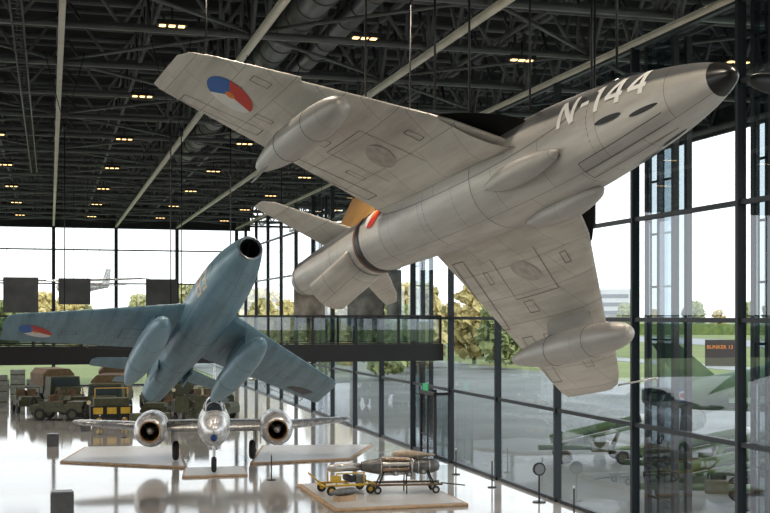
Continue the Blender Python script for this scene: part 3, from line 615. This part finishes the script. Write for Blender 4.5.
b=B(); b.cyl((-.6,0,1.2),(2.4,0,2.0),.07,M_olive,.04); b.box((-.2,0,1.25),(.9,.35,.35),M_olive); b.done('barrel',gn)
for y in (-.55,.55): b=B(); b.box((.35,y,1.3),(.05,.8,.9),M_olive); b.done('shield',gn)
for x in (-1.5,1.2):
    for y in (-.8,.8): b=B(); b.wheel((x,y,.4),(0,1,0),.4,.2,M_olive); b.done('wheel',gn)
yb=empty('field_generator','black and yellow field generator trailer in front of the trucks','generator',loc=(3.3,69.4,0),rz=.05)
b=B(); b.box((0,0,.75),(2.3,1.2,.7),M_black); b.box((0,0,1.3),(1.9,1.0,.45),M_olive); b.beam((-1.1,0,.45),(-2.0,0,.4),.08,.08,M_black); b.done('body',yb)
for x in (-.75,0,.75): b=B(); b.box((x,-.62,.85),(.52,.05,.36),M_yellow); b.done('side_panel',yb,'yellow side panel')
for x in (-.7,.7):
    for y in (-.6,.6): b=B(); b.wheel((x,y,.32),(0,1,0),.32,.18,M_yellow); b.done('wheel',yb)
b=B(); b.beam((-.9,-.4,1.5),(-.9,-.4,2.1),.05,.05,M_yellow); b.beam((.9,-.4,1.5),(.9,-.4,2.1),.05,.05,M_yellow); b.beam((-.9,-.4,2.1),(.9,-.4,2.1),.05,.05,M_yellow); b.done('guard_rail',yb)
def crates(x0,y0,nx,nz,c1,c2,lab,grp,mname):
    first=None
    for i in range(nx):
        for j in range(nz-(i%2 if nz>2 else 0)):
            c=empty('supply_crate',lab,'crate',loc=(x0+1.15*i,y0+.06*j,.72*j),group=grp)
            if first is None:
                b=B(); b.box((0,0,.36),(1.05,.8,.70),noisy(mname,c1,c2,3,.7)); bd=b.done('crate_body',c)
                b=B(); b.box((0,-.42,.35),(1.05,.04,.08),M_olive); ba=b.done('batten',c); first=(bd,ba)
            else:
                for s_ in first: k=s_.copy(); COL.objects.link(k); k.parent=c
crates(-4.6,93,6,3,(.20,.23,.20),(.30,.33,.29),'green-grey wooden supply crate in a stack','stacked green-grey supply crates','crate_green')
crates(-5.6,85,3,3,(.22,.23,.21),(.30,.31,.28),'grey wooden supply crate in a low stack','stacked grey supply crates','crate_grey')
crates(4.8,68.2,2,1,(.10,.11,.07),(.15,.16,.10),'olive wooden supply crate on the floor','olive supply crates on the floor','crate_olive')

# ------------------------------------------------------------------ hanging display panels
def panel(loc,w,h,label,m,rz=0):
    t=empty('display_board',label,'display board',loc=loc,rz=rz)
    b=B(); b.box((0,0,0),(w,.08,h),m); b.done('board',t)
    for x in (-w*.4,w*.4): b=B(); b.cyl((x,0,h/2),(x,0,ZR-loc[2]),.012,M_black,n=6); b.done('wire',t)
Mp1=noisy('print_dark',(.035,.04,.045),(.07,.075,.08),.9,.5)
Mp2=noisy('print_photo',(.07,.065,.055),(.36,.34,.30),1.3,.5,detail=9)
panel((-1.75,78,7.45),2.1,2.2,'dark square display panel hung on wires',Mp1)
panel((1.45,76,7.65),1.9,1.6,'dark square display panel hung on wires',Mp1)
panel((6.9,78,7.6),2.0,1.8,'dark square display panel hung on wires',Mp1)
panel((14.1,53.9,7.0),1.7,2.6,'tall photographic display panel hung above the bridge',Mp2)
panel((15.4,53.6,7.2),.9,2.2,'narrow photographic display panel hung above the bridge',Mp2,.5)
panel((12.0,56.5,7.0),1.5,2.4,'tall photographic display panel hung above the bridge',Mp2)

la=empty('light_aircraft','small pale light aircraft hanging near the end facade','aircraft',loc=(1.5,82,8.0),rz=-2.2)
b=B(); b.loft([(1.8,0,0,.1,.1),(1.2,0,0,.4,.4),(0,0,0,.5,.55),(-2,0,.1,.28,.3),(-4,0,.2,.1,.12)],M_silver,n=20); b.done('fuselage',la)
wing([(-5.6,.6,-.4,.55,.1),(0,.8,-.7,.45,.12),(5.6,.6,-.4,.55,.1)],M_silver).done('wing',la)
wing([(-1.6,-3.4,-4.1,.25,.1),(1.6,-3.4,-4.1,.25,.1)],M_silver).done('tailplane',la)
wing([(.2,-3.2,-4.2,0,.1),(1.4,-3.8,-4.4,0,.1)],M_silver,axis='z').done('fin',la)
for x in (0,-3): b=B(); b.cyl((x,0,.2),(x,0,8.4),.015,M_black,n=6); b.done('wire',la)
dn=empty('hanging_aircraft_nose','dark grey aircraft nose piece hanging from the roof','missile',loc=(11.35,17.6,10.1),rz=math.pi+.35)  # nose of a hanging aircraft, built as a short slim body
b=B(); b.loft([(.2,0,0,.03,.03),(.1,0,0,.1,.1),(-.2,0,0,.16,.16),(-.9,0,0,.2,.2),(-3,0,0,.2,.2),(-3.4,0,0,.15,.15)],M_dark,n=20); b.done('body',dn)
wing([(-.9,-1.9,-2.6,0,.06),(.9,-1.9,-2.6,0,.06)],M_dark).done('wing',dn)
for x in (-1,-2.6): b=B(); b.cyl((x,0,.2),(x,0,ZR-10.1),.015,M_black,n=6); b.done('wire',dn)

# ------------------------------------------------------------------ outdoors
b=B(); b.box((300,350,-.25),(1400,1500,.2),noisy('grass',(.12,.155,.035),(.18,.205,.055),.05,.9)); b.done('ground',kind='structure',label='open grass field outside the facade')
b=B(); b.box((34.3,75,-.12),(36,240,.1),noisy('apron_concrete',(.11,.12,.105),(.17,.18,.16),.2,.7)); b.done('apron',kind='structure',label='grey concrete apron outside the facade')
b=B(); b.box((150,300,-.13),(34,700,.1),noisy('taxiway',(.24,.24,.24),(.30,.30,.29),.1,.8)); b.done('taxiway',kind='structure',label='grey taxiway across the grass')
b=B(); b.box((78,300,-.13),(6,700,.1),MATS['taxiway']); b.done('path',kind='structure',label='narrow grey path across the grass')
def tree_src(name,c1,c2,seed,label,loc,s_):
    random.seed(seed); t=empty(name,label,'tree',loc=loc,group='trees along the field'); t.scale=(s_,)*3
    b=B(); b.cyl((0,0,0),(0,0,4.5),.28,noisy('bark',(.07,.055,.04),(.12,.09,.07),4,.9),.14,n=10)
    for k in range(5):
        a=k*1.3; b.cyl((0,0,2.2+.3*k),(1.6*math.cos(a),1.6*math.sin(a),4.6+.5*k),.1,MATS['bark'],.04,n=6)
    b.done('trunk',t)
    b=B(); m=noisy('leaves_%d'%seed,c1,c2,1.6,.8,bump=.4)  # leaf colours are lightened to put haze into the foliage
    for k in range(170):
        a=random.random()*6.28; z=1.3+random.random()*8.4; r=random.random()**.5*3.2*math.sin(math.pi*min(.95,max(.22,(z+.6)/11.0)))**.6
        g=bmesh.ops.create_icosphere(b.bm,subdivisions=2,radius=.35+random.random()*.4,matrix=Matrix.Translation((r*math.cos(a),r*math.sin(a),z)))
        for v in g['verts']:
            v.co+=Vector((noise.noise(v.co*3.9),noise.noise(v.co*3.9+Vector((9,0,0))),noise.noise(v.co*3.9+Vector((0,9,0)))))*.8
    b.mi(m)
    for f in b.bm.faces: f.smooth=False
    b.done('foliage',t); return t
T=[tree_src('tree',(.20,.24,.09),(.32,.34,.13),1,'green deciduous tree at the edge of the field',(31,112,0),.85),
   tree_src('tree',(.50,.39,.15),(.62,.51,.22),2,'yellow autumn tree paled for haze at the edge of the field',(38,124,0),.95),
   tree_src('tree',(.30,.30,.12),(.45,.41,.18),3,'olive-green autumn tree at the edge of the field',(43,138,0),.95)]
random.seed(11)
placed=[(31,112),(38,124),(43,138)]
def plant(k,x,y,s_,gap=8.8):
    if any(math.hypot(x-a,y-c)<gap for a,c in placed) or math.hypot(x-197,y-400)<17: return
    placed.append((x,y)); copy_thing(T[k],(x,y,0),random.random()*6,scale=s_)
for i in range(44):
    plant(random.choice((0,1,1,2)),-35+i*3.4+random.uniform(-1,1),235+random.uniform(-14,20),random.uniform(.85,1.1))
for (x,y,k) in ((50,130,0),(52,144,1),(60,150,2),(30,130,1),(24,140,1),(24,152,2),(36,150,0),(15,145,2),(47,158,0),(62,168,1),(68,158,2)):
    plant(k,x,y,random.uniform(.85,1.0))
for i in range(90):
    x=120+i*2.4+random.uniform(-2,2); y=430-i*1.2+random.uniform(-16,16)
    plant(random.choice((0,0,1,2)),x,y,random.uniform(.75,1.15))
b=B(); b.box((240,330,1.6),(240,3,3.4),noisy('hedge_green',(.10,.15,.04),(.18,.22,.06),.8,.9),rz=-.42); b.done('hedge',kind='stuff',label='long clipped green hedge beyond the field',category='hedge')
bd=empty('office_building','pale office building with window bands beyond the trees','building',loc=(197,400,0),rz=-.45)
b=B(); b.box((0,0,7.8),(16,10,15.6),noisy('pale_render',(.45,.45,.45),(.52,.52,.51),.3,.7)); b.done('walls',bd)
for z in (4,7,10,13): b=B(); b.box((0,-5.02,z),(13,.1,1.4),principled('dark_glazing',(.08,.10,.12),.2)); b.done('window_band',bd)
sb=empty('sign_board','dark brown sign board with orange lettering beside the apron','sign',loc=(78.4,129.5,0),rz=-.55)
b=B(); b.box((0,0,1.6),(3.5,.2,3.2),principled('sign_brown',(.05,.035,.03),.6)); b.done('board',sb)
bm=text_geo('BUNKER 13',1); me=bpy.data.meshes.new('lettering')
xs=[v.co.x for v in bm.verts]; x0_,x1_=min(xs),max(xs)
for v in bm.verts: v.co=((v.co.x-x0_)/(x1_-x0_)*3.0-1.5,-.12,v.co.y*.62+2.1)
bm.to_mesh(me); bm.free(); me.materials.append(principled('sign_orange',(.75,.25,.05),.5)); put('lettering',me,sb,'orange lettering')

gj=empty('jet_fuselage','dull green jet fuselage with small roundel, stand-in for a reflection in the glass','aircraft',loc=(29.5,48.5,0),rz=-.35)  # solid jet added outdoors in place of a reflection in the glass
b=B(); b.loft([(-3.6,0,2.5,.30,.30),(-3.3,0,2.5,.42,.42),(-2,0,2.55,.62,.62),(0,0,2.7,.82,.86),(2.5,0,2.85,.98,1.05),(5,0,2.85,.85,.9),(7.5,0,2.7,.2,.2)],M_lgreen,n=28,capmat=M_void); b.done('fuselage',gj)
b=wing([(3.1,-1.9,.1,0,.08),(4.9,-3.2,-2.0,0,.06)],M_lgreen,axis='z')
b.done('fin',gj)
for sd in (-1,1): wing([(.4,3.4,.2,2.5,.07),(2.8,1.2,-.3,2.4,.06)],M_lgreen,side=sd).done('wing',gj)
for x in (-1.8,3):
    for q in (-.8,.8): b=B(); b.beam((x,q,0),(x,0,2.0),.1,.1,M_black); b.done('stand',gj)
b=B()
for i,(r,m) in enumerate(((.28,M_blue),(.2,M_white),(.12,M_red))): b.cyl((-1.9,-.62-.01*i,2.56),(-1.9,-.64-.01*i,2.56),r,m,n=24)
b.done('roundel',gj)
def launcher(loc,rz):  # launchers added outdoors to stand in for shapes reflected in the glass
    t=empty('missile_launcher','dull green missile on wheeled launcher, stand-in for a reflection in the glass','launcher',loc=loc,rz=rz,group='stand-in missile launchers for glass reflections')
    b=B(); b.beam((-2.2,0,.6),(2.2,0,.6),.25,.2,M_lgreen); b.beam((-1.2,-1,.4),(-1.2,1,.4),.15,.15,M_lgreen); b.beam((1.2,-1,.4),(1.2,1,.4),.15,.15,M_lgreen)
    b.beam((-1.5,0,.7),(1.9,0,1.5),.14,.14,M_lgreen); b.beam((.9,-.3,.6),(1.2,-.1,1.3),.08,.08,M_olive); b.beam((.9,.3,.6),(1.2,.1,1.3),.08,.08,M_olive)
    b.box((-.3,.55,.75),(1.0,.5,.45),M_lgreen); b.box((.3,-.6,.7),(.7,.4,.4),M_olive); b.done('launch_rail',t)
    b=B(); b.cyl((-1.7,0,.95),(2.1,0,1.85),.19,M_lgreen,n=20); b.cyl((2.1,0,1.85),(2.8,0,2.02),.19,M_white,.02,n=20); b.done('missile',t)
    for a in range(4):
        c,s_=math.cos(a*math.pi/2+.78),math.sin(a*math.pi/2+.78)
        b=B(); b.grid([[(-1.6,0,1.0),(-.9,0,1.15),(-1.4,.5*c,1.0+.5*s_)],[(-1.6,.02,1.0),(-.9,.02,1.15),(-1.4,.5*c+.02,1.0+.5*s_)]],M_lgreen)
        b.done('missile_fin',t)
    for x in (-1.2,1.2):
        for y in (-1.05,1.05): b=B(); b.wheel((x,y,.3),(0,1,0),.3,.16,M_olive); b.done('wheel',t)
    return t
l1=launcher((23.0,40.5,0),-.5); copy_thing(l1,(27.0,42,0),-.4); copy_thing(l1,(22.0,46.5,0),-.3); copy_thing(l1,(24.5,36.8,0),-.7); copy_thing(l1,(20.5,34.8,0),-.4)

# ------------------------------------------------------------------ light
wd=bpy.data.worlds.new('world'); SC.world=wd; wd.use_nodes=True; N=wd.node_tree.nodes; L=wd.node_tree.links
bg=N['Background']; tc=N.new('ShaderNodeTexCoord'); sp=N.new('ShaderNodeSeparateXYZ'); cr=N.new('ShaderNodeValToRGB')
L.new(tc.outputs['Generated'],sp.inputs[0]); L.new(sp.outputs['Z'],cr.inputs['Fac']); L.new(cr.outputs['Color'],bg.inputs['Color'])
cr.color_ramp.elements[0].position=0; cr.color_ramp.elements[0].color=(1,.985,.96,1); cr.color_ramp.elements[1].position=.6; cr.color_ramp.elements[1].color=(.80,.88,1,1)
bg.inputs['Strength'].default_value=2.4
s=bpy.data.lights.new('sun','SUN'); s.energy=2.0; s.angle=math.radians(4); s.color=(1,.94,.84); so=bpy.data.objects.new('sun',s); COL.objects.link(so)
so.rotation_euler=Vector((.6,-.6,.62)).to_track_quat('Z','Y').to_euler()
SC.view_settings.view_transform='Standard'
